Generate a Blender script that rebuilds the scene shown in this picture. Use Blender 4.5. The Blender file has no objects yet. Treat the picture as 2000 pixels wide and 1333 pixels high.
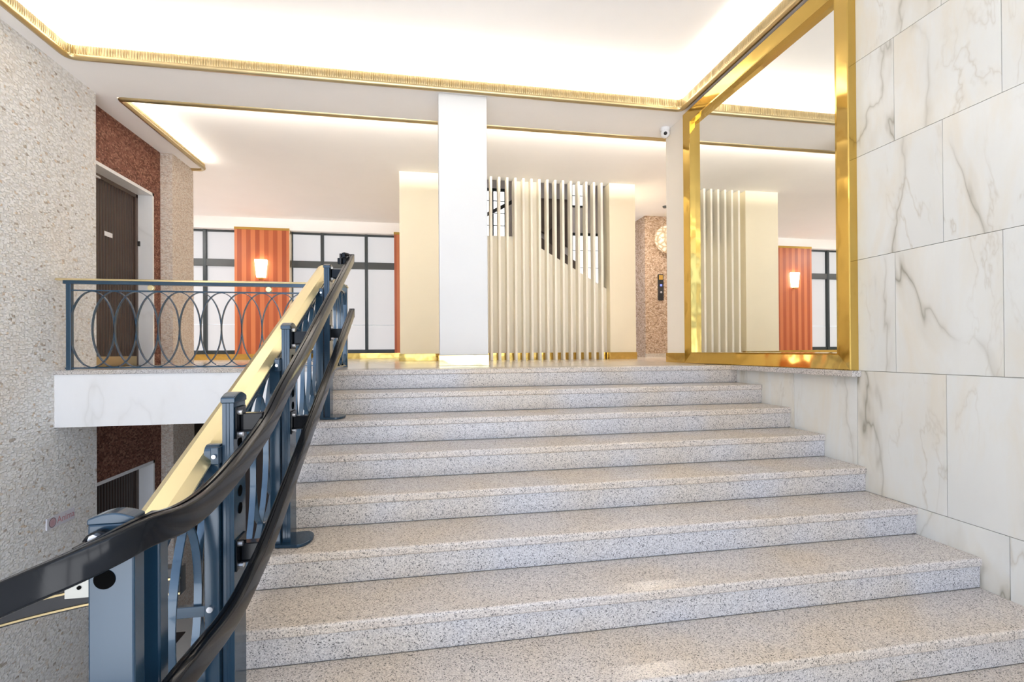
import bpy, bmesh, math, random
from mathutils import Vector, Matrix
random.seed(7)
S = bpy.context.scene
COL = S.collection

# ------------------------------------------------------------------ camera
F_PX, CY_PX = 949.94, 681.59
cd = bpy.data.cameras.new('camera'); cam = bpy.data.objects.new('camera', cd); COL.objects.link(cam)
cd.sensor_width = 36.0; cd.sensor_fit = 'HORIZONTAL'; cd.lens = F_PX / 2000 * 36
cd.shift_y = (CY_PX - 666.5) / 2000
cd.clip_start = 0.05; cd.clip_end = 100
yaw, pitch, roll = -.176157, .00405716, -.00665041
cy_, sy_ = math.cos(yaw), math.sin(yaw)
r_ = Vector((cy_, sy_, 0)); f_ = Vector((-sy_, cy_, 0)); u_ = Vector((0, 0, 1))
f2 = f_ * math.cos(pitch) + u_ * math.sin(pitch); u2 = u_ * math.cos(pitch) - f_ * math.sin(pitch)
r3 = r_ * math.cos(roll) + u2 * math.sin(roll); u3 = u2 * math.cos(roll) - r_ * math.sin(roll)
cam.matrix_world = Matrix(((r3.x, u3.x, -f2.x, 0), (r3.y, u3.y, -f2.y, 0), (r3.z, u3.z, -f2.z, .1455), (0, 0, 0, 1)))
S.camera = cam

# ------------------------------------------------------------------ view, world, large lights
S.view_settings.view_transform = 'Standard'; S.view_settings.look = 'None'
S.view_settings.gamma = 1; S.view_settings.exposure = 0.62; S.view_settings.use_curve_mapping = False
S.cycles.max_bounces = 12; S.cycles.diffuse_bounces = 6; S.cycles.glossy_bounces = 6
S.cycles.sample_clamp_indirect = 6.0
w = bpy.data.worlds.new('world'); S.world = w; w.use_nodes = True
bg = w.node_tree.nodes['Background']
# blue sky above; brighter lower half added to light the ceilings from below
wt = w.node_tree; tc = wt.nodes.new('ShaderNodeTexCoord'); sx = wt.nodes.new('ShaderNodeSeparateXYZ'); cr = wt.nodes.new('ShaderNodeValToRGB')
wt.links.new(tc.outputs['Generated'], sx.inputs[0])
ma = wt.nodes.new('ShaderNodeMath'); ma.operation = 'MULTIPLY_ADD'; ma.inputs[1].default_value = .5; ma.inputs[2].default_value = .5
wt.links.new(sx.outputs[2], ma.inputs[0]); wt.links.new(ma.outputs[0], cr.inputs[0])
cr.color_ramp.elements[0].position = .47; cr.color_ramp.elements[0].color = (.94, .96, 1.0, 1)
cr.color_ramp.elements[1].position = .53; cr.color_ramp.elements[1].color = (.32, .40, .54, 1)
wt.links.new(cr.outputs[0], bg.inputs[0]); bg.inputs[1].default_value = 4.1

def area(name, loc, size, power, color, rot=(0, 0, 0), portal=False):
    l = bpy.data.lights.new(name, 'AREA'); l.shape = 'RECTANGLE'; l.size, l.size_y = size
    l.energy = power; l.color = color
    o = bpy.data.objects.new(name, l); COL.objects.link(o); o.location = loc; o.rotation_euler = rot
    if portal: l.cycles.is_portal = True
    return o
# daylight comes through the entrance glazing behind the camera (portal samples the sky)
area('entrance_portal', (-.2, -2.6, -.1), (6.2, 6.2), 1, (1, 1, 1), (math.radians(90), 0, 0), True)
WARM = (1.0, .93, .81)
UP = (math.pi, 0, 0)
# cove lamps lie on the ledges behind the fluted trims and shine up on the ceilings
PM = 3.3
a_ = math.radians(8)
area('cove_lamp', (-.15, 4.95, 2.77), (5.9, .05), PM * 5.9, WARM, (math.pi + a_, 0, 0))
area('cove_lamp', (-3.17, 1.8, 2.77), (.05, 6.0), PM * 6.0, WARM, (math.pi, a_, 0))
area('cove_lamp', (2.757, 1.8, 2.76), (.03, 6.0), PM * 6.0 * .9, WARM, (math.pi, -a_ * .4, 0))
area('cove_lamp', (-.15, -1.36, 2.77), (5.9, .05), PM * 5.9, WARM, (math.pi - a_, 0, 0))
a_ = math.radians(52)
area('cove_lamp', (1.6, 5.33, 2.758), (9.2, .05), 27 * 9.2, WARM, (math.pi - a_, 0, 0))
area('cove_lamp', (-3.11, 6.4, 2.745), (.05, 1.9), 5.5 * 1.9, WARM, (math.pi, a_, 0))

# ------------------------------------------------------------------ materials
def mat(name, color=(.8, .8, .8), rough=.5, metal=0.0, spec=.5, coat=0.0, emit=None, estr=0.0):
    m = bpy.data.materials.new(name); m.use_nodes = True
    b = m.node_tree.nodes['Principled BSDF']
    b.inputs['Base Color'].default_value = (*color, 1); b.inputs['Roughness'].default_value = rough
    b.inputs['Metallic'].default_value = metal; b.inputs['Specular IOR Level'].default_value = spec
    b.inputs['Coat Weight'].default_value = coat; b.inputs['Coat Roughness'].default_value = .06
    if emit: b.inputs['Emission Color'].default_value = (*emit, 1); b.inputs['Emission Strength'].default_value = estr
    return m
class NT:
    def __init__(s, m): s.t = m.node_tree; s.n = s.t.nodes; s.b = s.n['Principled BSDF']
    def new(s, ty, **k):
        n = s.n.new(ty)
        for a, v in k.items():
            if a.startswith('i_'): n.inputs[a[2:].replace('_', ' ')].default_value = v
            else: setattr(n, a, v)
        return n
    def l(s, a, b): s.t.links.new(a, b)
    def coord(s, scale=(1, 1, 1), rot=(0, 0, 0), out='Object'):
        c = s.new('ShaderNodeTexCoord'); mp = s.new('ShaderNodeMapping')
        mp.inputs['Scale'].default_value = scale; mp.inputs['Rotation'].default_value = rot
        s.l(c.outputs[out], mp.inputs[0]); return mp.outputs[0]
    def noise(s, vec, scale, detail=3, rough=.5, dist=0):
        n = s.new('ShaderNodeTexNoise', i_Scale=scale, i_Detail=detail, i_Roughness=rough, i_Distortion=dist)
        s.l(vec, n.inputs['Vector']); return n.outputs['Fac']
    def ramp(s, fac, stops, interp='LINEAR'):
        r = s.new('ShaderNodeValToRGB'); r.color_ramp.interpolation = interp
        e = r.color_ramp.elements
        while len(e) < len(stops): e.new(.5)
        for el, (p, c) in zip(e, stops): el.position = p; el.color = (*c, 1) if len(c) == 3 else c
        s.l(fac, r.inputs[0]); return r.outputs[0]
    def math(s, op, a, b=None):
        n = s.new('ShaderNodeMath', operation=op)
        for i, v in enumerate((a, b)):
            if v is None: continue
            if isinstance(v, (int, float)): n.inputs[i].default_value = v
            else: s.l(v, n.inputs[i])
        return n.outputs[0]
    def mix(s, fac, a, b, mode='MIX'):
        n = s.new('ShaderNodeMix', data_type='RGBA', blend_type=mode)
        for i, v in ((0, fac), (6, a), (7, b)):
            if isinstance(v, (int, float)): n.inputs[i].default_value = v
            elif isinstance(v, tuple): n.inputs[i].default_value = (*v, 1)
            else: s.l(v, n.inputs[i])
        return n.outputs[2]
    def bump(s, h, strength=.3, dist=.01):
        n = s.new('ShaderNodeBump', i_Strength=strength, i_Distance=dist); s.l(h, n.inputs['Height'])
        s.l(n.outputs[0], s.b.inputs['Normal'])
    def base(s, c): s.l(c, s.b.inputs['Base Color'])

def plaster(name, c, rough=.7):
    m = mat(name, c, rough, spec=.25); t = NT(m); v = t.coord()
    n = t.noise(v, 3.0, 4); t.base(t.mix(n, tuple(x * .975 for x in c), tuple(min(1, x * 1.015) for x in c)))
    t.bump(t.noise(v, 90, 2), .04, .002); return m
M = {}
M['ceiling'] = plaster('ceiling_plaster', (.945, .935, .94))
M['white'] = plaster('white_plaster', (.75, .75, .745))
M['cream'] = plaster('cream_plaster', (.93, .85, .66))
M['pier'] = plaster('pale_cream_plaster', (.88, .82, .73))
M['slat'] = plaster('slat_paint', (.95, .90, .78))
M['hall'] = plaster('hall_plaster', (.84, .80, .80))
M['black'] = mat('black_plastic', (.012, .012, .014), .35)
M['void'] = mat('black_recess', (.004, .004, .004), .9, spec=.0)
M['dark'] = mat('dark_frame', (.018, .030, .036), .4)
M['transom'] = mat('transom_metal', (.055, .065, .068), .45)
M['white_plastic'] = mat('white_plastic', (.85, .86, .88), .3)
M['steel'] = mat('zinc_bolt', (.62, .63, .66), .3, 1.0)
M['zinc'] = mat('zinc_plate', (.50, .49, .44), .35, .3)

def granite(name, tint=(1, 1, 1)):
    m = mat(name, rough=.26, spec=.45); t = NT(m); v = t.coord()
    vo = t.new('ShaderNodeTexVoronoi', i_Scale=260.0); t.l(v, vo.inputs['Vector'])
    cell = t.new('ShaderNodeSeparateColor'); t.l(vo.outputs['Color'], cell.inputs[0])
    c = t.ramp(cell.outputs[0], [(0.0, (.09, .088, .09)), (.10, (.25, .245, .25)), (.18, (.42, .405, .405)), (.5, (.52, .50, .49)), (.8, (.60, .585, .575)), (1, (.69, .68, .675))])
    big = t.noise(v, 1.4, 3)
    warm = t.ramp(big, [(.40, (.98, .98, 1.0)), (.62, (1.0, .925, .82))])
    c = t.mix(1.0, c, warm, 'MULTIPLY')
    c = t.mix(1.0, c, tint, 'MULTIPLY')
    t.base(c); t.bump(cell.outputs[0], .05, .001); return m
M['granite'] = granite('grey_granite')
M['granite_tread'] = granite('granite_reflected_warmth', (1.04, .985, .915))  # warm light reflected by the treads is tinted into their colour

def stone_floor():
    m = mat('polished_stone', rough=.15, spec=.42); t = NT(m); v = t.coord()
    n = t.noise(v, 6, 6, .6); k = t.noise(v, 60, 2)
    c = t.mix(t.math('MULTIPLY', k, .4), t.ramp(n, [(.3, (.64, .57, .48)), (.7, (.76, .70, .61))]), (.52, .45, .37))
    t.base(c); return m
M['floor'] = stone_floor()
M['lower_floor'] = mat('lower_floor_stone', (.76, .73, .68), .35)

def marble(name, base=(.695, .70, .675), strong=1.0):
    m = mat(name, rough=.22, spec=.4); t = NT(m)
    c0 = t.new('ShaderNodeTexCoord'); at = t.new('ShaderNodeAttribute', attribute_name='slab')
    off = t.new('ShaderNodeVectorMath', operation='SCALE'); off.inputs['Scale'].default_value = 37.0
    t.l(at.outputs['Vector'], off.inputs[0])
    ad = t.new('ShaderNodeVectorMath', operation='ADD'); t.l(c0.outputs['Object'], ad.inputs[0]); t.l(off.outputs[0], ad.inputs[1])
    mp = t.new('ShaderNodeMapping'); mp.inputs['Rotation'].default_value = (.62, .1, .0); mp.inputs['Scale'].default_value = (1, 1.9, .62)
    t.l(ad.outputs[0], mp.inputs[0]); v = mp.outputs[0]
    def vein(scale, lo, det=6, dist=.9):
        n = t.noise(v, scale, det, .55, dist)
        d = t.math('ABSOLUTE', t.math('SUBTRACT', n, .5))
        return t.ramp(d, [(0, (1, 1, 1)), (lo, (.35, .35, .35)), (lo * 3.2, (0, 0, 0))])
    mask = t.ramp(t.noise(v, .9, 2), [(.40, (0, 0, 0)), (.60, (1, 1, 1))])
    v1 = t.math('MULTIPLY', vein(.62, .0045, 5, .35), mask)
    v2 = t.math('MULTIPLY', vein(1.5, .006, 5, .4), t.ramp(t.noise(v, 1.3, 2), [(.48, (0, 0, 0)), (.66, (1, 1, 1))]))
    halo = t.ramp(t.math('ABSOLUTE', t.math('SUBTRACT', t.noise(v, .62, 5, .55, .35), .5)), [(0, (1, 1, 1)), (.055, (0, 0, 0))])
    pk = t.noise(v, 1.7, 5, .62, .5); patch = t.noise(v, 1.2, 5, .6)
    b = t.ramp(patch, [(.3, tuple(x * .95 for x in base)), (.55, base), (.75, tuple(min(1, x * 1.05) for x in base))])
    b = t.mix(t.math('MULTIPLY', t.ramp(pk, [(.46, (0, 0, 0)), (.68, (1, 1, 1))]), .5 * strong), b, (.68, .595, .45))
    b = t.mix(t.math('MULTIPLY', t.math('MULTIPLY', halo, mask), .38 * strong), b, (.50, .44, .33))
    b = t.mix(t.math('MULTIPLY', v1, .85 * strong), b, (.27, .25, .20))
    b = t.mix(t.math('MULTIPLY', v2, .5 * strong), b, (.46, .41, .33))
    t.base(b); return m
M['marble'] = marble('veined_marble')
M['marble_white'] = marble('white_marble', (.84, .84, .845), .16)
M['grout'] = mat('marble_joint', (.50, .47, .42), .8)

def mosaic(name, cols, scale=1.0, bump=.7, stops=None):
    # split-face stone chips: irregular short courses in the plane of the wall
    m = mat(name, rough=.75, spec=.25); t = NT(m)
    c0 = t.new('ShaderNodeTexCoord'); sp = t.new('ShaderNodeSeparateXYZ'); t.l(c0.outputs['Object'], sp.inputs[0])
    cb = t.new('ShaderNodeCombineXYZ')
    t.l(t.math('ADD', sp.outputs[0], sp.outputs[1]), cb.inputs[0]); t.l(sp.outputs[2], cb.inputs[1])
    nz = t.new('ShaderNodeTexNoise', i_Scale=9.0 * scale, i_Detail=2); t.l(cb.outputs[0], nz.inputs['Vector'])
    dv = t.new('ShaderNodeVectorMath', operation='SCALE'); dv.inputs['Scale'].default_value = .014 / scale
    t.l(nz.outputs['Color'], dv.inputs[0])
    ad = t.new('ShaderNodeVectorMath', operation='ADD'); t.l(cb.outputs[0], ad.inputs[0]); t.l(dv.outputs[0], ad.inputs[1])
    mp = t.new('ShaderNodeMapping'); mp.inputs['Scale'].default_value = (34 * scale, 52 * scale, 1); t.l(ad.outputs[0], mp.inputs[0])
    vo = t.new('ShaderNodeTexVoronoi', distance='CHEBYCHEV', i_Scale=1.0, i_Randomness=.8); t.l(mp.outputs[0], vo.inputs['Vector'])
    se = t.new('ShaderNodeSeparateColor'); t.l(vo.outputs['Color'], se.inputs[0])
    c = t.ramp(se.outputs[0], [(i / (len(cols) - 1) if not stops else stops[i], k) for i, k in enumerate(cols)])
    edge = t.ramp(vo.outputs['Distance'], [(.38, (0, 0, 0)), (.56, (1, 1, 1))])
    big = t.noise(cb.outputs[0], 1.3, 3)
    c = t.mix(t.math('MULTIPLY', edge, .22), c, tuple(x * .5 for x in cols[0]))
    c = t.mix(t.math('MULTIPLY', t.ramp(big, [(.5, (0, 0, 0)), (.75, (1, 1, 1))]), .25), c, cols[1])
    fine = t.noise(cb.outputs[0], 160, 3)
    h = t.math('ADD', t.math('ADD', t.math('MULTIPLY', se.outputs[1], .6), t.math('MULTIPLY', edge, -.9)), t.math('MULTIPLY', fine, .5))
    t.base(c); t.bump(h, bump, .012); return m
M['mosaic'] = mosaic('cream_stone_mosaic', [(.50, .44, .38), (.72, .58, .44), (.82, .79, .74), (.88, .865, .83), (.88, .87, .845), (.90, .89, .87), (.92, .91, .90)], 1.05, .75, (.010, .02, .045, .3, .5, .75, 1))
M['mosaic_beige'] = mosaic('beige_stone_mosaic', [(.60, .47, .37), (.74, .62, .52), (.80, .71, .61), (.82, .76, .69)], 1.4)
M['mosaic_red'] = mosaic('red_stone_mosaic', [(.10, .035, .024), (.19, .075, .05), (.25, .11, .075), (.36, .19, .13)], 1.2)
M['mosaic_tan'] = mosaic('tan_stone_mosaic', [(.26, .17, .11), (.46, .33, .23), (.54, .41, .31), (.68, .56, .46)], 1.1)

def brass(name, c=(.86, .63, .22), rough=.12, wob=.0):
    m = mat(name, c, rough, 1.0); t = NT(m); v = t.coord()
    n = t.noise(v, 5, 3); t.base(t.mix(n, tuple(x * .9 for x in c), c))
    if wob: t.bump(t.noise(t.coord((1, 1, 1)), 5, 1), wob, .03)
    return m
M['brass'] = brass('polished_brass', (.66, .45, .125), .09, .16)
M['brass_rail'] = brass('pale_brass', (.90, .78, .46), .28)
M['bronze'] = brass('gilded_trim', (.56, .44, .24), .32)
M['blue_steel'] = mat('blue_grey_paint', (.026, .066, .112), .26, .25, coat=.35)
M['lift_metal'] = mat('black_lacquer', (.005, .006, .008), .13, .0, spec=.20, coat=.0)
M['post_metal'] = mat('dark_blue_lacquer', (.012, .038, .068), .20, .14, spec=.5, coat=.15)

def wood(name, cols, freq, rough=.4, axis=0, bump=.0):
    m = mat(name, rough=rough); t = NT(m)
    c0 = t.new('ShaderNodeTexCoord'); sp = t.new('ShaderNodeSeparateXYZ'); t.l(c0.outputs['Object'], sp.inputs[0])
    x = sp.outputs[axis]
    st = t.math('ADD', t.math('MULTIPLY', t.math('SINE', t.math('MULTIPLY', x, freq)), .5), .5)
    v = t.coord((30, 30, .7)); g = t.noise(v, 2, 4, .6)
    f = t.math('ADD', t.math('MULTIPLY', st, .65), t.math('MULTIPLY', g, .35))
    t.base(t.ramp(f, [(.15, cols[0]), (.5, cols[1]), (.85, cols[2])]))
    if bump: t.bump(st, bump, .01)
    return m
def veneer():
    m = mat('striped_orange_veneer', rough=.38); t = NT(m)
    c0 = t.new('ShaderNodeTexCoord'); sp = t.new('ShaderNodeSeparateXYZ'); t.l(c0.outputs['Object'], sp.inputs[0])
    fl = t.math('FLOOR', t.math('DIVIDE', sp.outputs[0], .083))
    wn = t.new('ShaderNodeTexWhiteNoise', noise_dimensions='1D'); t.l(fl, wn.inputs['W'])
    alt = t.math('MULTIPLY', t.math('MODULO', t.math('ABSOLUTE', fl), 2.0), .55)
    g = t.noise(t.coord((40, 40, .8)), 2, 4, .6)
    f = t.math('ADD', t.math('ADD', alt, t.math('MULTIPLY', wn.outputs['Value'], .25)), t.math('MULTIPLY', g, .3))
    t.base(t.ramp(f, [(.1, (.32, .062, .018)), (.5, (.45, .108, .034)), (.95, (.60, .19, .068))])); return m
M['wood_orange'] = veneer()
M['wood_dark'] = wood('reeded_dark_walnut', [(.016, .008, .005), (.038, .020, .013), (.060, .033, .021)], 2 * math.pi / .05, .45, 1, .6)
M['timber'] = mat('dark_timber', (.10, .07, .055), .5)
M['mat_brown'] = mat('brown_mat', (.05, .035, .028), .9)
M['mirror'] = mat('silvered_glass', (.92, .93, .91), 0.0, 1.0)

def pane(name, c, e):
    m = mat(name, (.22, .22, .23), .6, spec=.2, emit=c, estr=e); t = NT(m); v = t.coord()
    n = t.noise(v, 1.1, 2); em = t.mix(n, tuple(x * .93 for x in c), tuple(min(1, x * 1.05) for x in c))
    t.l(em, t.b.inputs['Emission Color']); return m
M['pane'] = pane('frosted_daylit_glass', (.97, .955, .985), .38)
M['pane_bright'] = pane('clear_daylit_glass', (1, 1, 1), 1.4)
M['sconce_glass'] = mat('lit_opal_glass', (.9, .85, .75), .3, emit=(1, .93, .80), estr=7.0)
M['sill_line'] = mat('outer_sill', (.75, .85, .95), .3)

def globe_mat():
    m = mat('lit_crackle_glass', (.16, .13, .10), .15); t = NT(m); v = t.coord()
    vo = t.new('ShaderNodeTexVoronoi', feature='DISTANCE_TO_EDGE', i_Scale=11.0); t.l(v, vo.inputs['Vector'])
    c = t.ramp(vo.outputs['Distance'], [(0, (.35, .22, .10)), (.10, (.75, .50, .28)), (.4, (1, .90, .74))])
    t.l(c, t.b.inputs['Emission Color']); t.b.inputs['Emission Strength'].default_value = .72
    t.bump(vo.outputs['Distance'], .6, .02); return m
M['globe'] = globe_mat()
M['print_red'] = mat('dull_red_print', (.45, .22, .24), .6)
M['print_dark'] = mat('dark_print', (.08, .06, .08), .6)
M['acrylic'] = mat('pale_acrylic', (.66, .65, .70), .25)
M['blue_led'] = mat('blue_display', (.02, .02, .03), .2, emit=(.2, .25, 1), estr=1.2)

# ------------------------------------------------------------------ mesh helpers
class MB:
    def __init__(s): s.v = []; s.f = []
    def add(s, v, f):
        o = len(s.v); s.v += [tuple(x) for x in v]; s.f += [tuple(i + o for i in q) for q in f]; return s
    def box(s, x0, x1, y0, y1, z0, z1):
        v = [(x, y, z) for x in (x0, x1) for y in (y0, y1) for z in (z0, z1)]
        return s.add(v, [(0, 1, 3, 2), (4, 6, 7, 5), (0, 4, 5, 1), (2, 3, 7, 6), (0, 2, 6, 4), (1, 5, 7, 3)])
    def prism(s, poly, d0, d1, axis='y'):
        # poly in the two other axes, extruded along axis
        def P(a, b, d): return {'x': (d, a, b), 'y': (a, d, b), 'z': (a, b, d)}[axis]
        n = len(poly); v = [P(a, b, d0) for a, b in poly] + [P(a, b, d1) for a, b in poly]
        return s.add(v, [tuple(range(n))[::-1], tuple(range(n, 2 * n))] + [(i, (i + 1) % n, n + (i + 1) % n, n + i) for i in range(n)])
    def sweep(s, path, prof, closed=False, up=(0, 0, 1), mod=None, flat=False):
        """prof: (side, up) points; side is to the LEFT of travel."""
        P = [Vector(p) for p in path]; n = len(P); k = len(prof); v = []
        U0 = Vector(up)
        for i, p in enumerate(P):
            if closed: a, b = P[i - 1], P[(i + 1) % n]
            else: a, b = P[max(i - 1, 0)], P[min(i + 1, n - 1)]
            t = (b - a).normalized()
            sd = U0.cross(t).normalized(); uu = U0 if flat else t.cross(sd).normalized()
            # mitre
            sc = 1.0
            if 0 < i < n - 1 or closed:
                t1 = (p - a).normalized(); sdn = U0.cross(t1).normalized()
                c = max(.5, abs(sd.dot(sdn))); sc = 1 / c
            q = prof if mod is None else mod(i, prof)
            for (x, y) in q: v.append(p + sd * (x * sc) + uu * y)
        f = []
        for i in range(n if closed else n - 1):
            j = (i + 1) % n
            for a in range(k): f.append((i * k + a, i * k + (a + 1) % k, j * k + (a + 1) % k, j * k + a))
        if not closed: f += [tuple(range(k))[::-1], tuple((n - 1) * k + a for a in range(k))]
        return s.add(v, f)
    def tube(s, a, b, r, seg=16, r2=None):
        a, b = Vector(a), Vector(b); t = (b - a).normalized()
        x = t.orthogonal().normalized(); y = t.cross(x); r2 = r if r2 is None else r2
        v = [a + (x * math.cos(2 * math.pi * i / seg) + y * math.sin(2 * math.pi * i / seg)) * r for i in range(seg)]
        v += [b + (x * math.cos(2 * math.pi * i / seg) + y * math.sin(2 * math.pi * i / seg)) * r2 for i in range(seg)]
        return s.add(v, [tuple(range(seg))[::-1], tuple(range(seg, 2 * seg))] + [(i, (i + 1) % seg, seg + (i + 1) % seg, seg + i) for i in range(seg)])
    def ball(s, c, r, su=24, sv=14, sq=(1, 1, 1)):
        v = [(c[0], c[1], c[2] + r * sq[2])]
        for j in range(1, sv):
            for i in range(su):
                th = math.pi * j / sv; ph = 2 * math.pi * i / su
                v.append((c[0] + r * sq[0] * math.sin(th) * math.cos(ph), c[1] + r * sq[1] * math.sin(th) * math.sin(ph), c[2] + r * sq[2] * math.cos(th)))
        v.append((c[0], c[1], c[2] - r * sq[2])); f = []
        for i in range(su): f.append((0, 1 + i, 1 + (i + 1) % su))
        for j in range(sv - 2):
            for i in range(su):
                a = 1 + j * su + i; b = 1 + j * su + (i + 1) % su; f.append((a, a + su, b + su, b))
        e = 1 + (sv - 2) * su
        for i in range(su): f.append((e + i, len(v) - 1, e + (i + 1) % su))
        return s.add(v, f)
    def build(s, name, m, parent=None, bevel=0, smooth=False, seg=2):
        me = bpy.data.meshes.new(name); me.from_pydata(s.v, [], s.f)
        bm = bmesh.new(); bm.from_mesh(me); bmesh.ops.recalc_face_normals(bm, faces=bm.faces); bm.to_mesh(me); bm.free()
        me.materials.append(m); o = bpy.data.objects.new(name, me); COL.objects.link(o)
        if parent: o.parent = parent
        if bevel:
            b = o.modifiers.new('bevel', 'BEVEL'); b.width = bevel; b.segments = seg; b.limit_method = 'ANGLE'; b.angle_limit = .6
            b.harden_normals = False
        if smooth:
            for p in me.polygons: p.use_smooth = True
            try: me.set_sharp_from_angle(angle=math.radians(40))
            except Exception: pass
        return o
def tag(o, label=None, cat=None, group=None, kind=None):
    for k, v in (('label', label), ('category', cat), ('group', group), ('kind', kind)):
        if v: o[k] = v
    return o
def thing(name, label, cat, loc=(0, 0, 0), group=None):
    o = bpy.data.objects.new(name, None); COL.objects.link(o); o.empty_display_size = .1
    return tag(o, label, cat, group)
def struct(mb, name, m, parent=None, **k):
    o = mb.build(name, m, parent, **k)
    if not parent: o['kind'] = 'structure'
    return o
def rounded_path(pts, r, closed=False, seg=8):
    out = []; n = len(pts); P = [Vector(p) for p in pts]
    for i, p in enumerate(P):
        if not closed and i in (0, n - 1): out.append(p); continue
        a = (P[i - 1] - p); b = (P[(i + 1) % n] - p); rr = min(r, a.length * .45, b.length * .45)
        a.normalize(); b.normalize()
        for k in range(seg + 1):
            t = k / seg; q0 = p + a * rr; q1 = p + b * rr
            out.append(q0 * (1 - t) ** 2 + p * 2 * t * (1 - t) + q1 * t * t)
    return out
def resample(path, step, closed=False):
    P = [Vector(p) for p in path]
    if closed: P.append(P[0].copy())
    out = [P[0]]; carry = 0.0
    for a, b in zip(P, P[1:]):
        L = (b - a).length; d = step - carry
        while d <= L: out.append(a.lerp(b, d / L)); d += step
        carry = L - (d - step)
    if not closed and (out[-1] - P[-1]).length > 1e-4: out.append(P[-1])
    return out
def smooth_path(pts, sub=8):
    P = [Vector(p) for p in pts]; out = []
    for i in range(len(P) - 1):
        p0 = P[max(i - 1, 0)]; p1 = P[i]; p2 = P[i + 1]; p3 = P[min(i + 2, len(P) - 1)]
        for k in range(sub):
            t = k / sub
            out.append(.5 * ((2 * p1) + (p2 - p0) * t + (2 * p0 - 5 * p1 + 4 * p2 - p3) * t * t + (3 * p1 - p0 - 3 * p2 + p3) * t ** 3))
    out.append(P[-1]); return out

W, WL = 2.79, -3.17          # right marble wall, left stone wall
HS, HC, HM = 2.70, 2.83, 3.02  # soffit, raised ceiling, cove ceiling over the stairs
RUN, RISE, Y0 = .327, .155, 3.99
LOW = -3.30

# ------------------------------------------------------------------ setting: walls
# right wall: marble slabs in running courses
def slabs(name, rect_list, m):
    mb = MB()
    for (y0, y1, z0, z1) in rect_list: mb.box(W, W + .02, y0 + .0015, y1 - .0015, z0 + .0015, z1 - .0015)
    o = mb.build(name, m); at = o.data.attributes.new('slab', 'FLOAT_VECTOR', 'FACE')
    rnd = []
    for _ in rect_list:
        v = (random.random(), random.random(), random.random()); rnd += [v] * 6
    for i, d in enumerate(at.data): d.vector = rnd[i]
    o['kind'] = 'structure'; return o
courses = [(-2.0, -1.42, 1.908), (-1.42, -.775, 1.908), (-.775, 0, 2.193), (0, .724, 1.923), (.724, 1.396, 2.20), (1.396, 2.022, 1.92), (2.022, 2.70, 2.20)]
rl = []
for z0, z1, y in courses:
    k0 = int((-2.6 - y) / .556) - 1
    for k in range(k0, 9):
        a, b = y + k * .556, y + (k + 1) * .556
        a, b = max(a, -2.6), min(b, 4.80)
        if z0 >= 0: b = min(b, 2.74)
        if b - a > .02: rl.append((a, b, z0, z1))
slabs('wall_right', rl, M['marble'])
struct(MB().box(W + .015, W + .25, -2.6, 4.80, LOW, HS).box(W - .0005, W + .02, 2.735, 4.80, 2.655, HS), 'wall_right_backing', M['grout'])
struct(MB().box(W, W + .25, 4.80, 5.29, 0, HS), 'wall_pier_right', M['pier'], bevel=.004)
struct(MB().box(W - .012, W + .26, 4.80, 5.302, 0, .108), 'baseboard_pier_right', M['brass'], bevel=.003)
# left wall, stone mosaic, both storeys
struct(MB().box(WL - .45, WL, -2.6, 5.40, LOW, HS), 'wall_left', M['mosaic'])
# recessed red wall with two doors, one above the other
XR = -3.315
mb = MB(); mb.box(XR - .2, XR, 6.715, 6.877, LOW, HS)
mb.box(XR - .2, XR, 5.2, 6.715, 2.125, HS); mb.box(XR - .2, XR, 5.2, 6.715, -1.178, 0)
struct(mb, 'wall_left_recess', M['mosaic_red'])
struct(MB().box(XR - .3, -3.176, 6.877, 7.45, LOW, HS), 'wall_pier_left', M['mosaic_beige'])
for nm, z0, z1 in (('door_1', 0, 2.125), ('door_2', LOW, -1.178)):
    fr = MB(); fr.box(XR - .20, XR + .006, 6.685, 6.715, z0, z1); fr.box(XR - .20, XR + .006, 5.0, 6.715, z1 - .035, z1)
    d = struct(fr, nm, M['marble_white'])
    leaf = MB().box(XR - .21, XR - .17, 5.0, 6.655, z0, z1 - .06).build('door_leaf', M['wood_dark'], d)
    MB().box(XR - .215, XR - .155, 6.645, 6.69, z0, z1 - .03).box(XR - .215, XR - .155, 5.0, 6.69, z1 - .075, z1 - .03).build('door_jamb', M['timber'], d)
    if nm == 'door_1':
        MB().box(XR - .17, XR - .164, 6.07, 6.205, 1.45, 1.50).build('name_plate', M['white_plastic'], d)
        MB().box(XR - .17, XR - .150, 5.55, 5.98, 2.045, 2.062).build('light_reflex_strip', M['white_plastic'], d)  # white strip painted in for the light reflex under the lintel
        MB().box(XR - .16, XR - .13, 6.668, 6.684, 1.46, 1.52).build('lock', M['black'], d)
        MB().box(XR - .17, XR - .150, 5.05, 6.64, 0, .11).build('kick_plate', M['bronze'], d)
# far left return wall, window wall, header
struct(MB().box(-6.2, -6.0, 5.2, 10.9, LOW, HC), 'wall_far_left', M['white'])
struct(MB().box(-6.0, XR - .3, 7.2, 7.45, LOW, HC), 'wall_left_return', M['mosaic_beige'])
struct(MB().box(-6.0, .25, 10.42, 10.75, 2.60, HC + .02), 'trim_window_header', M['ceiling'])
struct(MB().box(-6.0, .25, 10.56, 10.75, 0, .10), 'wall_back', M['white'])
struct(MB().box(-6.0, .25, 10.54, 10.56, 0, .115), 'baseboard_back', M['brass'], bevel=.003)

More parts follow.
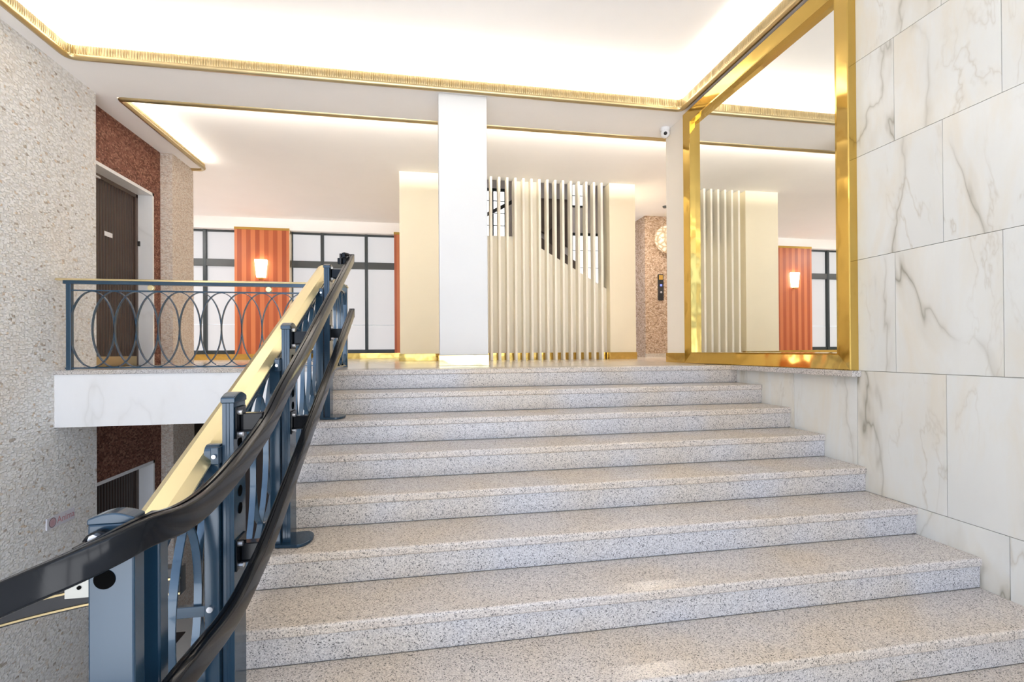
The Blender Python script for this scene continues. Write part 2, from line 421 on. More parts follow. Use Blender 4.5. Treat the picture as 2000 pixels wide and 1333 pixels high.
def window(name, x0, x1, mull, z0=.115, z1=2.60, t0=1.877, t1=2.016):
    fr = MB(); y0, y1 = 10.56, 10.64
    fr.box(x0, x1, y0, y1, z0, z0 + .075); fr.box(x0, x1, y0, y1, z1 - .035, z1)
    fr.box(x0, x0 + .03, y0, y1, z0, z1); fr.box(x1 - .03, x1, y0, y1, z0, z1)
    for m in mull: fr.box(m - .03, m + .03, y0 - .02, y1, z0, z1)
    o = struct(fr, name, M['dark'], bevel=.004)
    MB().box(x0, x1, y0 - .012, y1, t0, t1).build('transom', M['transom'], o, bevel=.004)
    xs = [x0] + list(mull) + [x1]
    for a, b in zip(xs, xs[1:]):
        for (p, q) in ((z0 + .075, t0), (t1, z1 - .035)):
            MB().box(a + .02, b - .02, 10.612, 10.622, p, q).build('pane', M['pane'], o)
        MB().box(a + .04, b - .04, 10.606, 10.611, .70, .712).build('outer_sill_line', M['sill_line'], o)  # pale strip standing for the sill outside the frosted panes
    return o
window('window_1', -5.6, -3.70, [-4.30])
window('window_2', -2.69, -.60, [-2.085, -1.21])

# screen walls around the stair hall
struct(MB().box(-.37, .25, 7.40, 10.75, 0, HC), 'wall_screen_left', M['cream'], bevel=.004)
struct(MB().box(-.385, .262, 7.388, 7.50, 0, .11), 'baseboard_screen_left', M['brass'], bevel=.003)
struct(MB().box(2.92, 3.36, 7.40, 7.66, 0, HC).box(3.31, 3.36, 7.66, 8.95, 0, HC), 'wall_screen_right', M['cream'], bevel=.004)
struct(MB().box(2.90, 3.372, 7.388, 7.50, 0, .11), 'baseboard_screen_right', M['brass'], bevel=.003)
# stair hall behind the slats
struct(MB().box(.25, 3.36, 8.85, 8.95, 0, 4.3), 'wall_hall_back', M['hall'])
struct(MB().box(.15, .25, 7.6, 8.9, HC + .02, 4.3).box(3.36, 3.46, 7.4, 8.95, HC + .02, 4.3).box(.15, 3.46, 7.45, 7.56, HC + .03, 4.3), 'wall_hall_side', M['hall'])
struct(MB().box(.15, 3.46, 7.45, 8.95, 4.3, 4.4), 'ceiling_hall', M['ceiling'])
def hall_window(name, x0, x1, z0, z1, nx, nz):
    fr = MB(); y0, y1 = 8.80, 8.85
    fr.box(x0, x1, y0, y1, z0, z0 + .03); fr.box(x0, x1, y0, y1, z1 - .05, z1); fr.box(x0, x0 + .025, y0, y1, z0, z1); fr.box(x1 - .025, x1, y0, y1, z0, z1)
    for i in range(1, nx): x = x0 + (x1 - x0) * i / nx; fr.box(x - .012, x + .012, y0, y1, z0, z1)
    for i in range(1, nz): z = z0 + (z1 - z0) * i / nz; fr.box(x0, x1, y0 + .01, y1, z - .005, z + .005)
    o = struct(fr, name, M['dark'])
    MB().box(x0 + .01, x1 - .01, 8.835, 8.845, z0 + .01, z1 - .01).build('pane', M['pane_bright'], o)
hall_window('window_3', .75, 1.47, 2.22, 3.12, 3, 4)
hall_window('window_4', 2.72, 3.30, 1.38, 2.36, 2, 3)
hall_window('window_5', 2.72, 2.98, 2.85, 3.5, 1, 3)
hr = thing('stair_handrail', 'black sloping stair handrail seen through the slats against the gridded window', 'handrail')
MB().sweep([(.75, 8.45, 2.36), (1.55, 8.45, 2.79)], [(-.025, -.03), (.025, -.03), (.025, .03), (-.025, .03)]).build('rail', M['black'], hr, bevel=.008)
MB().box(1.43, 1.46, 8.44, 8.46, 0, 2.75).build('post', M['black'], hr)
st = thing('timber_stair_flight', 'dark brown stair flight behind the right part of the slat screen', 'stairs')
MB().prism([(1.86, 2.42), (2.60, 2.02), (2.60, 2.90), (1.86, 2.90)], 8.55, 8.62, 'y').build('panel', M['timber'], st)
MB().box(2.2, 2.3, 8.12, 8.6, 0, 2.3).build('support', M['timber'], st)
MB().prism([(1.84, 1.70), (2.62, 1.32), (2.62, 1.66), (1.84, 2.16)], 8.1, 8.2, 'y').build('stringer', M['timber'], st)

# elevator lobby
struct(MB().box(4.335, 5.9, 9.10, 9.4, 0, HC).box(4.335, 4.5, 9.40, 10.6, 0, HC), 'wall_elevator', M['mosaic_tan'])
struct(MB().box(4.32, 5.9, 9.085, 9.10, 0, .07), 'baseboard_elevator', M['granite'])
struct(MB().box(.25, 4.5, 10.6, 10.75, 0, HC), 'wall_lobby_end', M['hall'])
struct(MB().box(5.7, 5.9, 4.9, 9.3, 0, HC), 'wall_lobby_right', M['hall'])

struct(MB().box(3.04, 5.9, 4.80, 5.0, 0, HS), 'wall_lobby_front', M['hall'])
struct(MB().box(W + .2, W + .3, 4.7, 9.2, LOW, -.3).box(-6.2, -3.5, 7.2, 7.45, LOW, -.3), 'wall_lower_side', M['hall'])
# ------------------------------------------------------------------ floors
fl = MB(); fl.box(-.82, 5.9, 4.25, 10.8, -.30, 0); fl.box(-6.0, -.82, 4.87, 10.8, -.30, 0)
struct(fl, 'floor', M['floor'])
struct(MB().box(-3.6, -.79, 4.835, 5.1, -.038, .001).box(-.85, -.79, 4.25, 4.9, -.038, .001), 'trim_balcony_lip', M['granite'], bevel=.006)
struct(MB().box(-3.6, -.80, 4.85, 4.88, -.497, -.038).box(-.83, -.80, 4.0, 4.87, -.497, -.038), 'trim_balcony_fascia', M['marble_white'])
struct(MB().box(-3.6, -.83, 4.88, 7.2, -.497, -.30), 'ceiling_lower', M['ceiling'])
struct(MB().box(-6.0, 3.0, -2.6, 10.8, LOW - .1, LOW), 'floor_lower', M['lower_floor'])
struct(MB().box(-6.0, 3.0, 9.0, 9.2, LOW, -.3), 'wall_lower_back', M['timber'])
struct(MB().box(-.82, W, -2.6, 1.06, -1.55, -1.395), 'floor_half_landing', M['lower_floor'])
struct(MB().box(WL, W, -2.75, -2.6, LOW, -2.9), 'wall_entrance', M['white'])
fr = MB()
for x in (WL, -1.7, -.2, 1.3, W): fr.box(x - .04, x + .04, -2.72, -2.63, -2.9, HM)
for z in (-2.86, -.9, .9, HS): fr.box(WL, W, -2.72, -2.63, z - .04, z + .04)
struct(fr, 'window_6', M['dark'])

# ------------------------------------------------------------------ ceilings
XT0, XT1, YT0, YT1 = -3.03, 2.72, -1.2, 4.785   # main cove opening
X2, Y2, Y2E = -3.02, 5.455, 7.39                # second opening
so = MB(); T = .018
so.box(-3.7, XT0, -2.6, Y2, HS, HS + T); so.box(-3.7, X2, Y2, Y2E, HS, HS + T)
so.box(XT0, 5.9, YT1, Y2, HS, HS + T); so.box(XT1, W + .2, -2.6, YT1, HS, HS + T); so.box(XT0, XT1, -2.6, YT0, HS, HS + T)
struct(so, 'ceiling', M['ceiling'])
up = MB()
up.box(-3.5, W + .2, -1.6, 5.15, HM, HM + .05)
HB = HS + .012
up.box(-3.38, -3.33, -1.5, 5.1, HB, HM); up.box(-3.38, W, 5.08, 5.12, HB, HM); up.box(-3.38, W, -1.5, -1.46, HB, HM); up.box(W, W + .05, -1.5, 5.1, HB, HM)
struct(up, 'ceiling_cove', M['ceiling'])
rs = MB()
rs.box(-6.2, .25, 5.17, 10.8, HC, HC + .05); rs.box(.25, 3.36, 5.17, 7.56, HC, HC + .05); rs.box(3.36, 5.9, 5.17, 10.8, HC, HC + .05)
rs.box(-3.7, 5.9, 5.15, 5.18, HB, HC + .05); rs.box(-3.25, -3.22, 5.18, Y2E - .02, HB, HC)
struct(rs, 'ceiling_raised', M['ceiling'])

# fluted gilded trims
PROF = [(-.012, .0), (-.008, -.012), (.008, -.024), (.026, -.026), (.040, -.016), (.046, .000), (.044, .012), (.034, .018),
        (.036, .030), (.037, .055), (.036, .080), (.030, .098), (.0, .100), (.0, .0)]
def flute(step, pitch):
    def mod(i, pr):
        a = .008 * (abs(math.sin(math.pi * i * step / pitch)) - .6)
        return [(x + a, y) if 8 <= k <= 11 else (x, y) for k, (x, y) in enumerate(pr)]
    return mod
def trim(name, pts, closed, r, prof=PROF, step=.005):
    path = resample(rounded_path(pts, r, closed), step, closed)
    mb = MB(); mb.sweep(path, prof, closed, mod=flute(step, .021), flat=True)
    return struct(mb, name, M['bronze'], smooth=True)
trim('trim_1', [(XT0, YT0, HS), (XT1, YT0, HS), (XT1, YT1, HS), (XT0, YT1, HS)], True, .10)
PROF2 = [(x, y * .62 if y > 0 else y) for x, y in PROF]
trim('trim_2', [(-3.176, Y2E, HS), (X2, Y2E, HS), (X2, Y2, HS), (5.7, Y2, HS)], False, .07, PROF2)

# ------------------------------------------------------------------ staircase
sc = thing('granite_staircase', 'wide speckled grey granite staircase rising to the upper landing', 'staircase')
XL = -.80
def nose_prof(d, t=.042, r=.011):
    # (y offset back from the nose, z) of a tread slab with an eased front edge
    p = [(d, 0), (d, -t), (.004, -t), (0, -t + .006)]
    for k in range(5):
        a = math.pi / 2 * k / 4; p.append((r - r * math.cos(a), -r + r * math.sin(a)))
    return p
for k in range(0, 9):
    y = Y0 - RUN * k; z = -RISE * k
    d = RUN + .012 if k else .30
    MB().prism([(y + a, z + b) for a, b in nose_prof(d)], XL, W - .001, 'x').build('tread', M['granite_tread'], sc)
for k in range(0, 9):
    y = Y0 - RUN * k + .010; z = -RISE * k
    MB().box(XL + .004, W - .001, y, y + .02, z - RISE + .004, z - .0425).build('riser', M['granite'], sc)
poly = [(Y0 + .25, -.05)]
for k in range(0, 9):
    y = Y0 - RUN * k + .028; z = -RISE * k - .05
    poly += [(y, z), (y, z - RISE + .002)]
poly += [(1.06, -1.55), (Y0 + .25, -.35)]
MB().prism(poly, XL + .02, W - .01, 'x').build('core', M['lower_floor'], sc)
# white column on the landing edge
cl = thing('square_column', 'white square column standing at the top of the stairs', 'column')
MB().box(.14, .62, 4.84, 5.07, .105, HS).build('shaft', M['white'], cl, bevel=.006)
MB().box(.132, .628, 4.832, 5.078, 0, .105).build('brass_base', brass('silver_brass', (.82, .68, .36), .08, .2), cl, bevel=.003)

# ------------------------------------------------------------------ slat screen
ss = thing('slat_screen', 'tall cream slat screen between the two cream piers', 'screen')
MB().prism([(.252, 0), (2.918, 0), (2.918, 1.15), (1.83, 1.775), (1.83, HC - .002), (1.365, HC - .002), (1.365, 1.95), (.55, 1.95), (.55, HC - .002), (.252, HC - .002)], 7.55, 7.60, 'y').build('backing_panel', M['slat'], ss)
MB().box(.26, 2.91, 7.538, 7.55, 0, .11).build('brass_base', M['brass'], ss)
for i in range(20):
    x = .369 + .1276 * i
    MB().box(x - .018, x + .018, 7.40, 7.549, .0, HC - .002).build('slat', M['slat'], ss, bevel=.003)

# ------------------------------------------------------------------ pilasters and sconce
p1 = thing('wood_pilaster', 'striped orange wood pilaster carrying a lit wall lamp', 'pilaster')
MB().box(-3.70, -2.685, 10.40, 10.56, .115, 2.585).build('veneer', M['wood_orange'], p1)
MB().box(-3.705, -2.68, 10.395, 10.56, 2.585, 2.635).build('top_strip', M['brass'], p1, bevel=.003)
MB().box(-2.685, -2.672, 10.395, 10.56, .115, 2.585).build('edge_strip', brass('edge_brass', (.85, .68, .45), .3), p1)
MB().box(-3.705, -2.672, 10.385, 10.53, 0, .115).build('base_strip', M['brass'], p1)
p2 = thing('wood_pilaster', 'narrow strip of orange wood pilaster beside the left cream pier', 'pilaster')
MB().box(-.63, -.371, 10.40, 10.56, .115, 2.585).build('veneer', M['wood_orange'], p2)
MB().box(-.635, -.371, 10.395, 10.56, 2.585, 2.635).build('top_strip', M['brass'], p2)
MB().box(-.635, -.371, 10.385, 10.53, 0, .115).build('base_strip', M['brass'], p2)
sn = thing('wall_sconce', 'lit tapered glass wall lamp on the orange wood pilaster', 'lamp')
mb = MB(); cx = -3.205
def ring(hw, dep, z, notch=0):
    return [(cx - hw, 10.395, z), (cx - hw * .97, 10.395 - dep * .55, z), (cx - hw * .42, 10.395 - dep, z - notch * .6), (cx, 10.395 - dep * 1.04, z - notch),
            (cx + hw * .42, 10.395 - dep, z - notch * .6), (cx + hw * .97, 10.395 - dep * .55, z), (cx + hw, 10.395, z)]
rr = [ring(.082, .075, 1.635), ring(.098, .09, 1.80), ring(.115, .105, 1.985, .03)]
v = [p for r in rr for p in r]; f = [tuple(range(7))[::-1], tuple(range(14, 21))]
for j in range(2):
    for i in range(7): f.append((j * 7 + i, j * 7 + (i + 1) % 7, j * 7 + 7 + (i + 1) % 7, j * 7 + 7 + i))
mb.add(v, f).build('glass_shade', M['sconce_glass'], sn)
MB().box(cx - .05, cx + .05, 10.33, 10.40, 1.60, 1.632).build('bracket', M['brass'], sn, bevel=.006)
area('lobby_fill_light', (3.85, 8.0, HC - .012), (.25, .25), 30, (1, .90, .80))  # added fill lamp without a fixture, brightens the lobby
area('hall_fill_light', (-4.9, 8.6, HC - .012), (.4, .4), 50, (1, .96, .95))  # added fill lamp hidden behind the left pier, lifts the raised ceiling
# globe lamp and call panel in the elevator lobby
gl = thing('globe_wall_lamp', 'lit crackled glass globe lamp on the tan stone wall', 'lamp')
MB().ball((4.76, 8.97, 2.345), .275, 32, 20, (1, .55, 1)).build('glass_globe', M['globe'], gl, smooth=True)
MB().tube((4.76, 9.10, 2.36), (4.76, 9.05, 2.36), .13, 24).build('back_plate', M['brass'], gl)
cp = thing('elevator_call_panel', 'tall black call panel with blue display on tan stone wall', 'control panel')
MB().box(4.60, 4.715, 9.075, 9.10, 1.14, 1.66).build('plate', M['black'], cp, bevel=.004)
MB().box(4.64, 4.68, 9.068, 9.075, 1.42, 1.46).build('display', M['blue_led'], cp)
MB().tube((4.66, 9.075, 1.30), (4.66, 9.066, 1.30), .02).build('button', M['steel'], cp)
MB().box(4.615, 4.70, 9.070, 9.075, 1.55, 1.645).build('cover', M['brass'], cp)
MB_ = MB().tube((4.43, 8.44, HC), (4.43, 8.44, HC - .03), .05, 20, .04).build('smoke_detector', M['transom'])
tag(MB_, 'small dark round smoke detector on the lobby ceiling', 'smoke detector')

# ------------------------------------------------------------------ mirror
mi = thing('wall_mirror', 'large brass framed mirror on the marble wall', 'mirror')
def rect_loop(y0, y1, z0, z1, x): return [(x, y0, z0), (x, y1, z0), (x, y1, z1), (x, y0, z1)]
yo0, yo1, zo0, zo1 = 2.735, 4.800, .002, 2.662
loops = [rect_loop(yo0, yo1, zo0, zo1, W - .001), rect_loop(yo0, yo1, zo0, zo1, W - .058), rect_loop(yo0 + .006, yo1 - .006, zo0 + .006, zo1 - .006, W - .063),
         rect_loop(yo0 + .105, yo1 - .105, zo0 + .100, zo1 - .110, W - .050), rect_loop(yo0 + .118, yo1 - .118, zo0 + .112, zo1 - .122, W - .050),
         rect_loop(yo0 + .122, yo1 - .122, zo0 + .116, zo1 - .126, W + .009)]
v = [p for l in loops for p in l]; f = []
for j in range(len(loops) - 1):
    for i in range(4): f.append((j * 4 + i, j * 4 + (i + 1) % 4, j * 4 + 4 + (i + 1) % 4, j * 4 + 4 + i))
me = MB().add(v, f)
me.build('frame', M['brass'], mi)
MB().box(W + .008, W + .013, yo0 + .1, yo1 - .1, zo0 + .1, zo1 - .1).build('glass', M['mirror'], mi)
MB().box(W - .07, W - .001, 2.715, 3.985, -.040, .001).build('granite_sill', M['granite'], mi, bevel=.004)

# security camera
sc2 = thing('security_camera', 'white dome security camera at the ceiling corner by the pier', 'camera')
MB().tube((2.735, 5.20, HS), (2.735, 5.20, HS - .035), .055, 24, .052).build('mount', M['white_plastic'], sc2)
MB().ball((2.73, 5.19, HS - .065), .052).build('housing', M['white_plastic'], sc2, smooth=True)
MB().ball((2.712, 5.147, HS - .082), .020).build('lens', M['black'], sc2, smooth=True)

# ------------------------------------------------------------------ railings
def ell_path(c, hw, hh, ax, shear=0.0, n=48):
    out = []
    for i in range(n):
        t = 2 * math.pi * i / n; a = hw * math.cos(t); b = hh * math.sin(t)
        out.append((c[0] + a * ax[0], c[1] + a * ax[1], c[2] + b + shear * a))
    return out
def ellipse(mb, c, hw, hh, ax, shear=0, th=.006, dp=.024, n=48):
    """flat bar bent to an ellipse; ax is the direction of the railing in plan"""
    nx = Vector((-ax[1], ax[0], 0)); v = []
    P = [Vector(p) for p in ell_path(c, hw, hh, ax, shear, n)]
    for i, p in enumerate(P):
        t = (P[(i + 1) % n] - P[i - 1]).normalized(); s = nx.cross(t).normalized()
        for a, b in ((-1, -1), (1, -1), (1, 1), (-1, 1)): v.append(p + s * (th / 2 * a) + nx * (dp / 2 * b))
    f = []
    for i in range(n):
        j = (i + 1) % n
        for a in range(4): f.append((i * 4 + a, i * 4 + (a + 1) % 4, j * 4 + (a + 1) % 4, j * 4 + a))
    return mb.add(v, f)

# balcony railing
br = thing('balcony_railing', 'blue grey ellipse railing with brass handrail along the balcony edge', 'railing')
YB = 4.865
hp = [(-.035, 0), (-.028, .014), (-.012, .020), (.012, .020), (.028, .014), (.035, 0)]
MB().sweep([(-3.155, YB, .785), (-.80, YB, .785)], hp).build('handrail', M['brass_rail'], br, smooth=True)
MB().box(-3.10, -.80, YB - .022, YB + .022, .755, .785).build('handrail_bar', M['blue_steel'], br)
MB().box(-3.05, -.80, YB - .012, YB + .012, .694, .706).build('upper_bar', M['blue_steel'], br)
MB().box(-3.09, -.80, YB - .014, YB + .014, .012, .024).build('lower_bar', M['blue_steel'], br)
MB().box(-3.08, -3.042, YB - .02, YB + .02, 0, .757).build('newel', M['blue_steel'], br, bevel=.003)
MB().box(-.822, -.782, YB - .02, YB + .02, 0, .757).build('newel', M['blue_steel'], br, bevel=.003)
NE = 12; sp = (3.06 - .80) / (NE + 1)
for i in range(NE):
    ellipse(MB(), (-3.06 + sp * (i + 1), YB, .359), sp, .335, (1, 0)).build('ellipse_bar', M['blue_steel'], br, smooth=True)
for x in (-2.42, -1.435):
    k = MB().tube((x, YB - .016, .731), (x, YB + .016, .731), .026, 24).build('medallion', M['brass_rail'], br, bevel=.004)

# stair banister
YA, YZ = 1.43, 3.90; PIT = .466
def H(y): return .032 + PIT * (y - 2.243)
XB = -.75
bn = thing('stair_banister', 'sloping banister with broad brass handrail beside the granite steps', 'banister')
hb = [(-.050, -.004), (-.050, .004), (-.026, .018), (.024, .018), (.052, -.004), (.052, -.010), (-.048, -.012)]
hb = [(a, b - .015) for a, b in hb]
MB().sweep([(XB, YZ, H(YZ)), (XB, YA, H(YA))], hb).build('handrail', M['brass_rail'], bn)
MB().sweep([(XB, YZ, H(YZ) - .048), (XB, YA, H(YA) - .048)], [(-.024, -.018), (.024, -.018), (.024, .018), (-.024, .018)]).build('handrail_bar', M['blue_steel'], bn)
for nm, dz, hw, hh in (('upper_bar', -.115, .012, .006), ('lower_bar', -.795, .014, .007)):
    MB().sweep([(XB, YZ, H(YZ) + dz), (XB, YA, H(YA) + dz)], [(-hw, -hh), (hw, -hh), (hw, hh), (-hw, hh)]).build(nm, M['blue_steel'], bn)
ne = 13; sp = (YZ - YA) / (ne + 1)
for i in range(ne):
    y = YA + sp * (i + 1)
    ellipse(MB(), (XB, y, H(y) - .455), sp, .335, (0, 1), PIT).build('ellipse_bar', M['blue_steel'], bn, smooth=True)
for y in (1.46, 3.88):
    k = max(0, math.ceil((Y0 - y) / RUN)); z0 = -RISE * min(k, 9)
    MB().box(XB - .02, XB + .02, y - .025, y + .025, z0, H(y) - .05).build('post', M['blue_steel'], bn, bevel=.003)

# short return railing from the banister to the balcony railing
rt = thing('return_railing', 'short blue grey railing joining the banister top to the balcony railing', 'railing')
MB().sweep([(XB, YZ + .02, .745), (XB, YB - .03, .752)], hp).build('handrail', M['brass_rail'], rt, smooth=True)
MB().box(XB - .012, XB + .012, YZ + .02, YB - .03, .694, .706).build('upper_bar', M['blue_steel'], rt)
MB().box(XB - .014, XB + .014, YZ + .02, YB - .03, .012, .024).build('lower_bar', M['blue_steel'], rt)
for i in range(4):
    ellipse(MB(), (XB, 4.12 + .185 * i, .359), .185, .335, (0, 1)).build('ellipse_bar', M['blue_steel'], rt, smooth=True)
MB().box(XB - .022, XB + .022, YB - .06, YB - .02, 0, .78).build('newel', M['blue_steel'], rt, bevel=.003)

# ------------------------------------------------------------------ platform stair lift: two rails on posts
lf = thing('stair_lift_rails', 'black twin rail stair lift track on dark posts along the granite steps', 'stair lift')
def rail_prof(hw=.019, hh=.031, r=.006):
    p = []
    for cx_, cy2, a0 in ((hw - r, -hh + r, -90), (hw - r, hh - r, 0), (-hw + r, hh - r, 90), (-hw + r, -hh + r, 180)):
        for q in range(5):
            a = math.radians(a0 + 22.5 * q); p.append((cx_ + r * math.cos(a), cy2 + r * math.sin(a)))
        if a0 == 0: p += [(.004, hh), (.003, hh - .004), (-.003, hh - .004), (-.004, hh)]
    return p
rp = rail_prof()
XF = -.55
def zu(y): return .850 - .474 * (3.85 - y)
def zl(y): return .436 - .474 * (3.853 - y)
up_ = [(XF, 3.86, zu(3.86)), (XF, 3.4, zu(3.4)), (XF, 2.9, zu(2.9)), (XF, 2.4, zu(2.4)), (XF, 2.05, zu(2.05) + .004), (XF, 1.86, -.096), (XF, 1.675, -.158), (XF, 1.502, -.203),
       (XF, 1.34, -.229), (-.552, 1.22, -.231), (-.568, 1.125, -.222), (-.605, 1.07, -.236), (-.665, 1.05, -.262), (-.775, 1.05, -.307), (-.90, 1.05, -.362), (-.98, 1.05, -.40)]
lo_ = [(XF, 3.86, zl(3.86)), (XF, 3.4, zl(3.4)), (XF, 2.9, zl(2.9)), (XF, 2.4, zl(2.4)), (XF, 2.05, zl(2.05)), (XF, 1.822, -.525), (XF, 1.703, -.563), (XF, 1.562, -.598),
       (XF, 1.45, -.606), (XF, 1.35, -.602), (-.552, 1.25, -.600), (-.565, 1.15, -.612), (-.60, 1.08, -.632), (-.665, 1.05, -.66), (-.80, 1.05, -.72), (-.98, 1.05, -.80)]
for nm, pts in (('upper_rail', up_), ('lower_rail', lo_)):
    r = MB().sweep(smooth_path(pts, 10), rp).build(nm, M['lift_metal'], lf, smooth=True)
    MB().box(XF - .020, XF + .020, 3.856, 3.866, pts[0][2] - .034, pts[0][2] + .036).build('end_cap', M['black'], r, bevel=.004)

def lift_post(y0, z0, z1, holes, d=.108):
    """extruded post with a domed cap and round holes in its broad face (toward the steps)"""
    xa, xb = -.674, -.638
    p = MB().box(xa, xb, y0, y0 + d, z0, z1 - .03)
    for s_ in (.35, .62): p.box(xa + (xb - xa) * s_ - .0015, xa + (xb - xa) * s_ + .0015, y0 - .002, y0, z0, z1 - .03)
    o = p.build('post', M['post_metal'], lf, bevel=.004)
    cap = [(y0 - .004, z1 - .03)] + [(y0 - .004 + (d + .008) * t, z1 - .03 + .008 + .026 * math.sin(math.pi * (.12 + .76 * t))) for t in [i / 10 for i in range(11)]] + [(y0 + d + .004, z1 - .03)]
    MB().prism(cap, xa - .004, xb + .004, 'x').build('cap', M['post_metal'], o, bevel=.003)
    for h in holes:
        MB().tube((xb - .004, y0 + d * .5, h), (xb + .0015, y0 + d * .5, h), .019, 20).build('hole', M['void'], o)
    return o
def bracket(y, z, up=True):
    b = MB(); b.box(-.638, -.632, y - .045, y + .045, z - .055, z + .055)
    b.box(-.632, XF - .012, y - .012, y + .03, z - .030, z + .030)
    b.box(-.632, XF - .012, y - .02, y + .034, z - .034, z - .028)
    o = b.build('bracket', M['lift_metal'], lf, bevel=.003)
    for dy, dz in ((-.025, .035), (.03, -.03), (-.02, -.04)):
        MB().tube((-.632, y + dy, z + dz), (-.620, y + dy, z + dz), .009, 8).build('bolt', M['steel'], o)
posts = [(1.78, -1.085, .005), (2.47, -.775, .285), (3.46, -.31, .745)]
for y, z0, z1 in posts:
    ym = y + .054
    o = lift_post(y, z0 + .012, z1, [z1 - .17, z1 - .22, z1 - .34, z1 - .40] if z0 < -.4 else [z1 - .2, z1 - .3])
    bracket(ym + .0, zu(ym) - .005 if y > 2 else -.095); bracket(ym, zl(ym) if y > 2 else -.545)
    # slimmer post on the banister side, with the clamp that ties the two together
    zs = z1 - .165
    q = [(y - .02, z0 + .012), (y - .02, zs - .02)] + [(y + .008 - .028 * math.cos(math.radians(a)), zs - .02 + .02 * math.sin(math.radians(a))) for a in range(0, 181, 20)] + [(y + .036, z0 + .012)]
    c = MB().prism(q, -.722, -.678, 'x').build('side_post', M['post_metal'], lf, bevel=.003)
    MB().box(-.700, -.6745, y - .028, y + .03, zs - .065, zs - .008).build('clamp', M['post_metal'], c, bevel=.003)
    MB().tube((-.687, y - .028, zs - .037), (-.687, y - .036, zs - .037), .007, 8).build('bolt', M['steel'], c)
    if z0 < -1: MB().tube((-.703, y - .02, -.70), (-.703, y - .030, -.70), .010, 16).build('bolt', M['steel'], c)
    if z0 > -1:
        fp = [(-.70, -.05), (-.60, -.062)] + [(-.60 + .055 * math.cos(a) * 1.0, .030 + .092 * math.sin(a)) for a in [math.radians(-90 + 12 * i) for i in range(16)]] + [(-.70, .11)]
        MB().prism([(a, y + b + .02) for a, b in fp], z0 + .001, z0 + .016, 'z').build('foot_plate', M['post_metal'], lf, bevel=.004)
# the broad post below the turn faces the lower flight
px0, px1, py = -.681, -.596, 1.13
p = MB().box(px0, px1, py, py + .04, -1.39, -.205).build('post', M['post_metal'], lf, bevel=.004)
cap = [(px0 - .001, -.206)] + [(px0 - .001 + (px1 - px0 + .002) * t, -.199 + .016 * math.sin(math.pi * (.10 + .80 * t))) for t in [i / 10 for i in range(11)]] + [(px1 + .001, -.206)]
MB().prism(cap, py - .001, py + .041, 'y').build('cap', M['post_metal'], p, bevel=.003)
MB().tube((-.650, py + .004, -.318), (-.650, py - .0015, -.318), .020, 24).build('hole', M['void'], p)
b = MB().tube((-.652, py, -.243), (-.652, py - .020, -.243), .030, 20).box(-.672, -.632, py - .062, py - .015, -.262, -.228).build('bracket', M['lift_metal'], lf, bevel=.003)
MB().tube((-.652, py - .02, -.225), (-.652, py - .032, -.225), .010, 8).build('bolt', M['steel'], b)
MB().tube((-.652, py - .02, -.250), (-.652, py - .030, -.250), .009, 8).build('bolt', M['steel'], b)
# companion post and strut
MB().box(-.640, -.602, 1.24, 1.28, -1.39, -.225).build('post', M['post_metal'], lf, bevel=.004)

# top switch gear
g = MB().box(-.640, XF - .015, 3.78, 3.80, .80, .845).box(-.600, -.575, 3.72, 3.84, .835, .872).build('switch_box', M['lift_metal'], lf, bevel=.004)
MB().tube((-.612, 3.75, .79), (-.612, 3.75, .87), .008, 12).build('knob', M['black'], g)
MB().tube((-.59, 3.76, .872), (-.565, 3.80, .872), .012, 12).build('roller', M['black'], g)

# lower flight handrail glimpsed behind the banister
lh = thing('lower_handrail', 'dark brass edged handrail of the lower flight behind the banister', 'handrail')
pts = [(-.78, 1.75, -.590), (-.95, 1.75, -.593), (-1.08, 1.75, -.606), (-1.3, 1.75, -.648), (-1.6, 1.75, -.725)]
MB().sweep(smooth_path(pts), [(-.02, -.045), (.02, -.045), (.02, .045), (-.02, .045)]).build('rail', M['black'], lh, bevel=.004)
for dz in (.012, -.036):
    MB().sweep(smooth_path([(x, y - .022, z + dz) for x, y, z in pts]), [(-.003, -.003), (.003, -.003), (.003, .003), (-.003, .003)]).build('brass_edge', M['bronze'], lh)
MB().box(-1.10, -1.03, 1.722, 1.728, -.612, -.555).build('bracket_plate', M['zinc'], lh)
MB().tube((-1.06, 1.722, -.58), (-1.06, 1.719, -.58), .006, 12).build('hole', M['void'], lh)
MB().box(-.95, -.7225, 1.765, 1.785, -.728, -.692).build('brace', M['post_metal'], bn, bevel=.002)
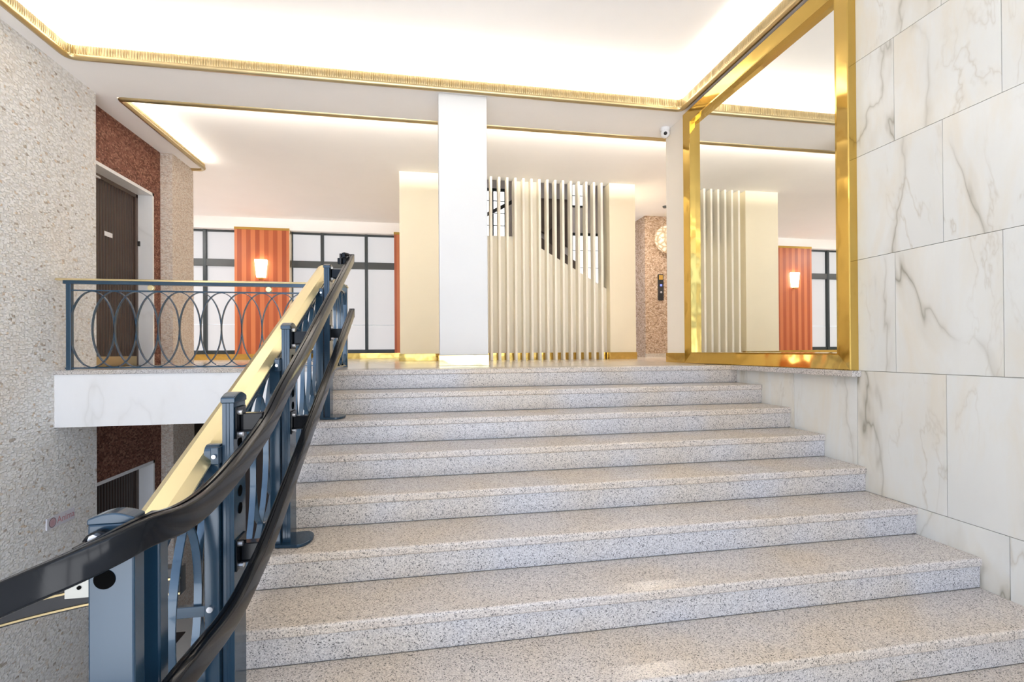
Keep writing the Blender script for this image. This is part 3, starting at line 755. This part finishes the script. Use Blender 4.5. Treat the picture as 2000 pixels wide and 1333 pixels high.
lm = MB().box(-3.30, -2.93, 5.0, 6.62, LOW, LOW + .012).build('doormat', M['mat_brown'])
tag(lm, 'dark brown mat on the lower floor before the lower door', 'doormat')

# ------------------------------------------------------------------ small sign on the stone wall
sg = thing('wall_sign', 'small pale acrylic sign with a round red emblem on the stone wall', 'sign')
ya, yb, za, zb = 4.745, 5.075, -1.355, -1.255
xs = WL + .012
MB().box(WL, xs, ya, yb, za, zb).build('plate', M['acrylic'], sg, bevel=.002)
cyy, czz = ya + .062, (za + zb) / 2
def ringm(r0, r1, mtl, nm):
    n = 40; v = []; f = []
    for i in range(n):
        a = 2 * math.pi * i / n
        for r in (r0, r1):
            for x in (xs, xs + .001): v.append((x, cyy + r * math.cos(a), czz + r * math.sin(a)))
    for i in range(n):
        j = (i + 1) % n
        for a, b in ((0, 1), (1, 3), (3, 2), (2, 0)): f.append((i * 4 + a, i * 4 + b, j * 4 + b, j * 4 + a))
    MB().add(v, f).build(nm, mtl, sg)
MB().tube((xs, cyy, czz), (xs + .0008, cyy, czz), .036, 40).build('emblem_disc', mat('pink_print', (.50, .34, .38), .6), sg)
ringm(.036, .041, M['print_dark'], 'emblem_ring')
for k in range(5):
    MB().box(xs, xs + .0012, cyy - .022 + .004 * (k % 2), cyy + .022 - .004 * (k % 2), czz - .017 + .008 * k, czz - .0145 + .008 * k).build('emblem_line', M['print_red'], sg)
fc = bpy.data.curves.new('lettering', 'FONT'); fc.body = 'Anima'; fc.size = .082; fc.extrude = .0006
fo = bpy.data.objects.new('lettering', fc); COL.objects.link(fo)
fo.rotation_euler = (math.radians(90), 0, math.radians(90)); fo.location = (xs + .0008, ya + .113, za + .026)
fm = bpy.data.meshes.new_from_object(fo.evaluated_get(bpy.context.evaluated_depsgraph_get()))
fmo = bpy.data.objects.new('lettering', fm); COL.objects.link(fmo); fmo.rotation_euler = fo.rotation_euler; fmo.location = fo.location
fm.materials.clear(); fm.materials.append(M['print_red']); fmo.parent = sg
bpy.data.objects.remove(fo)
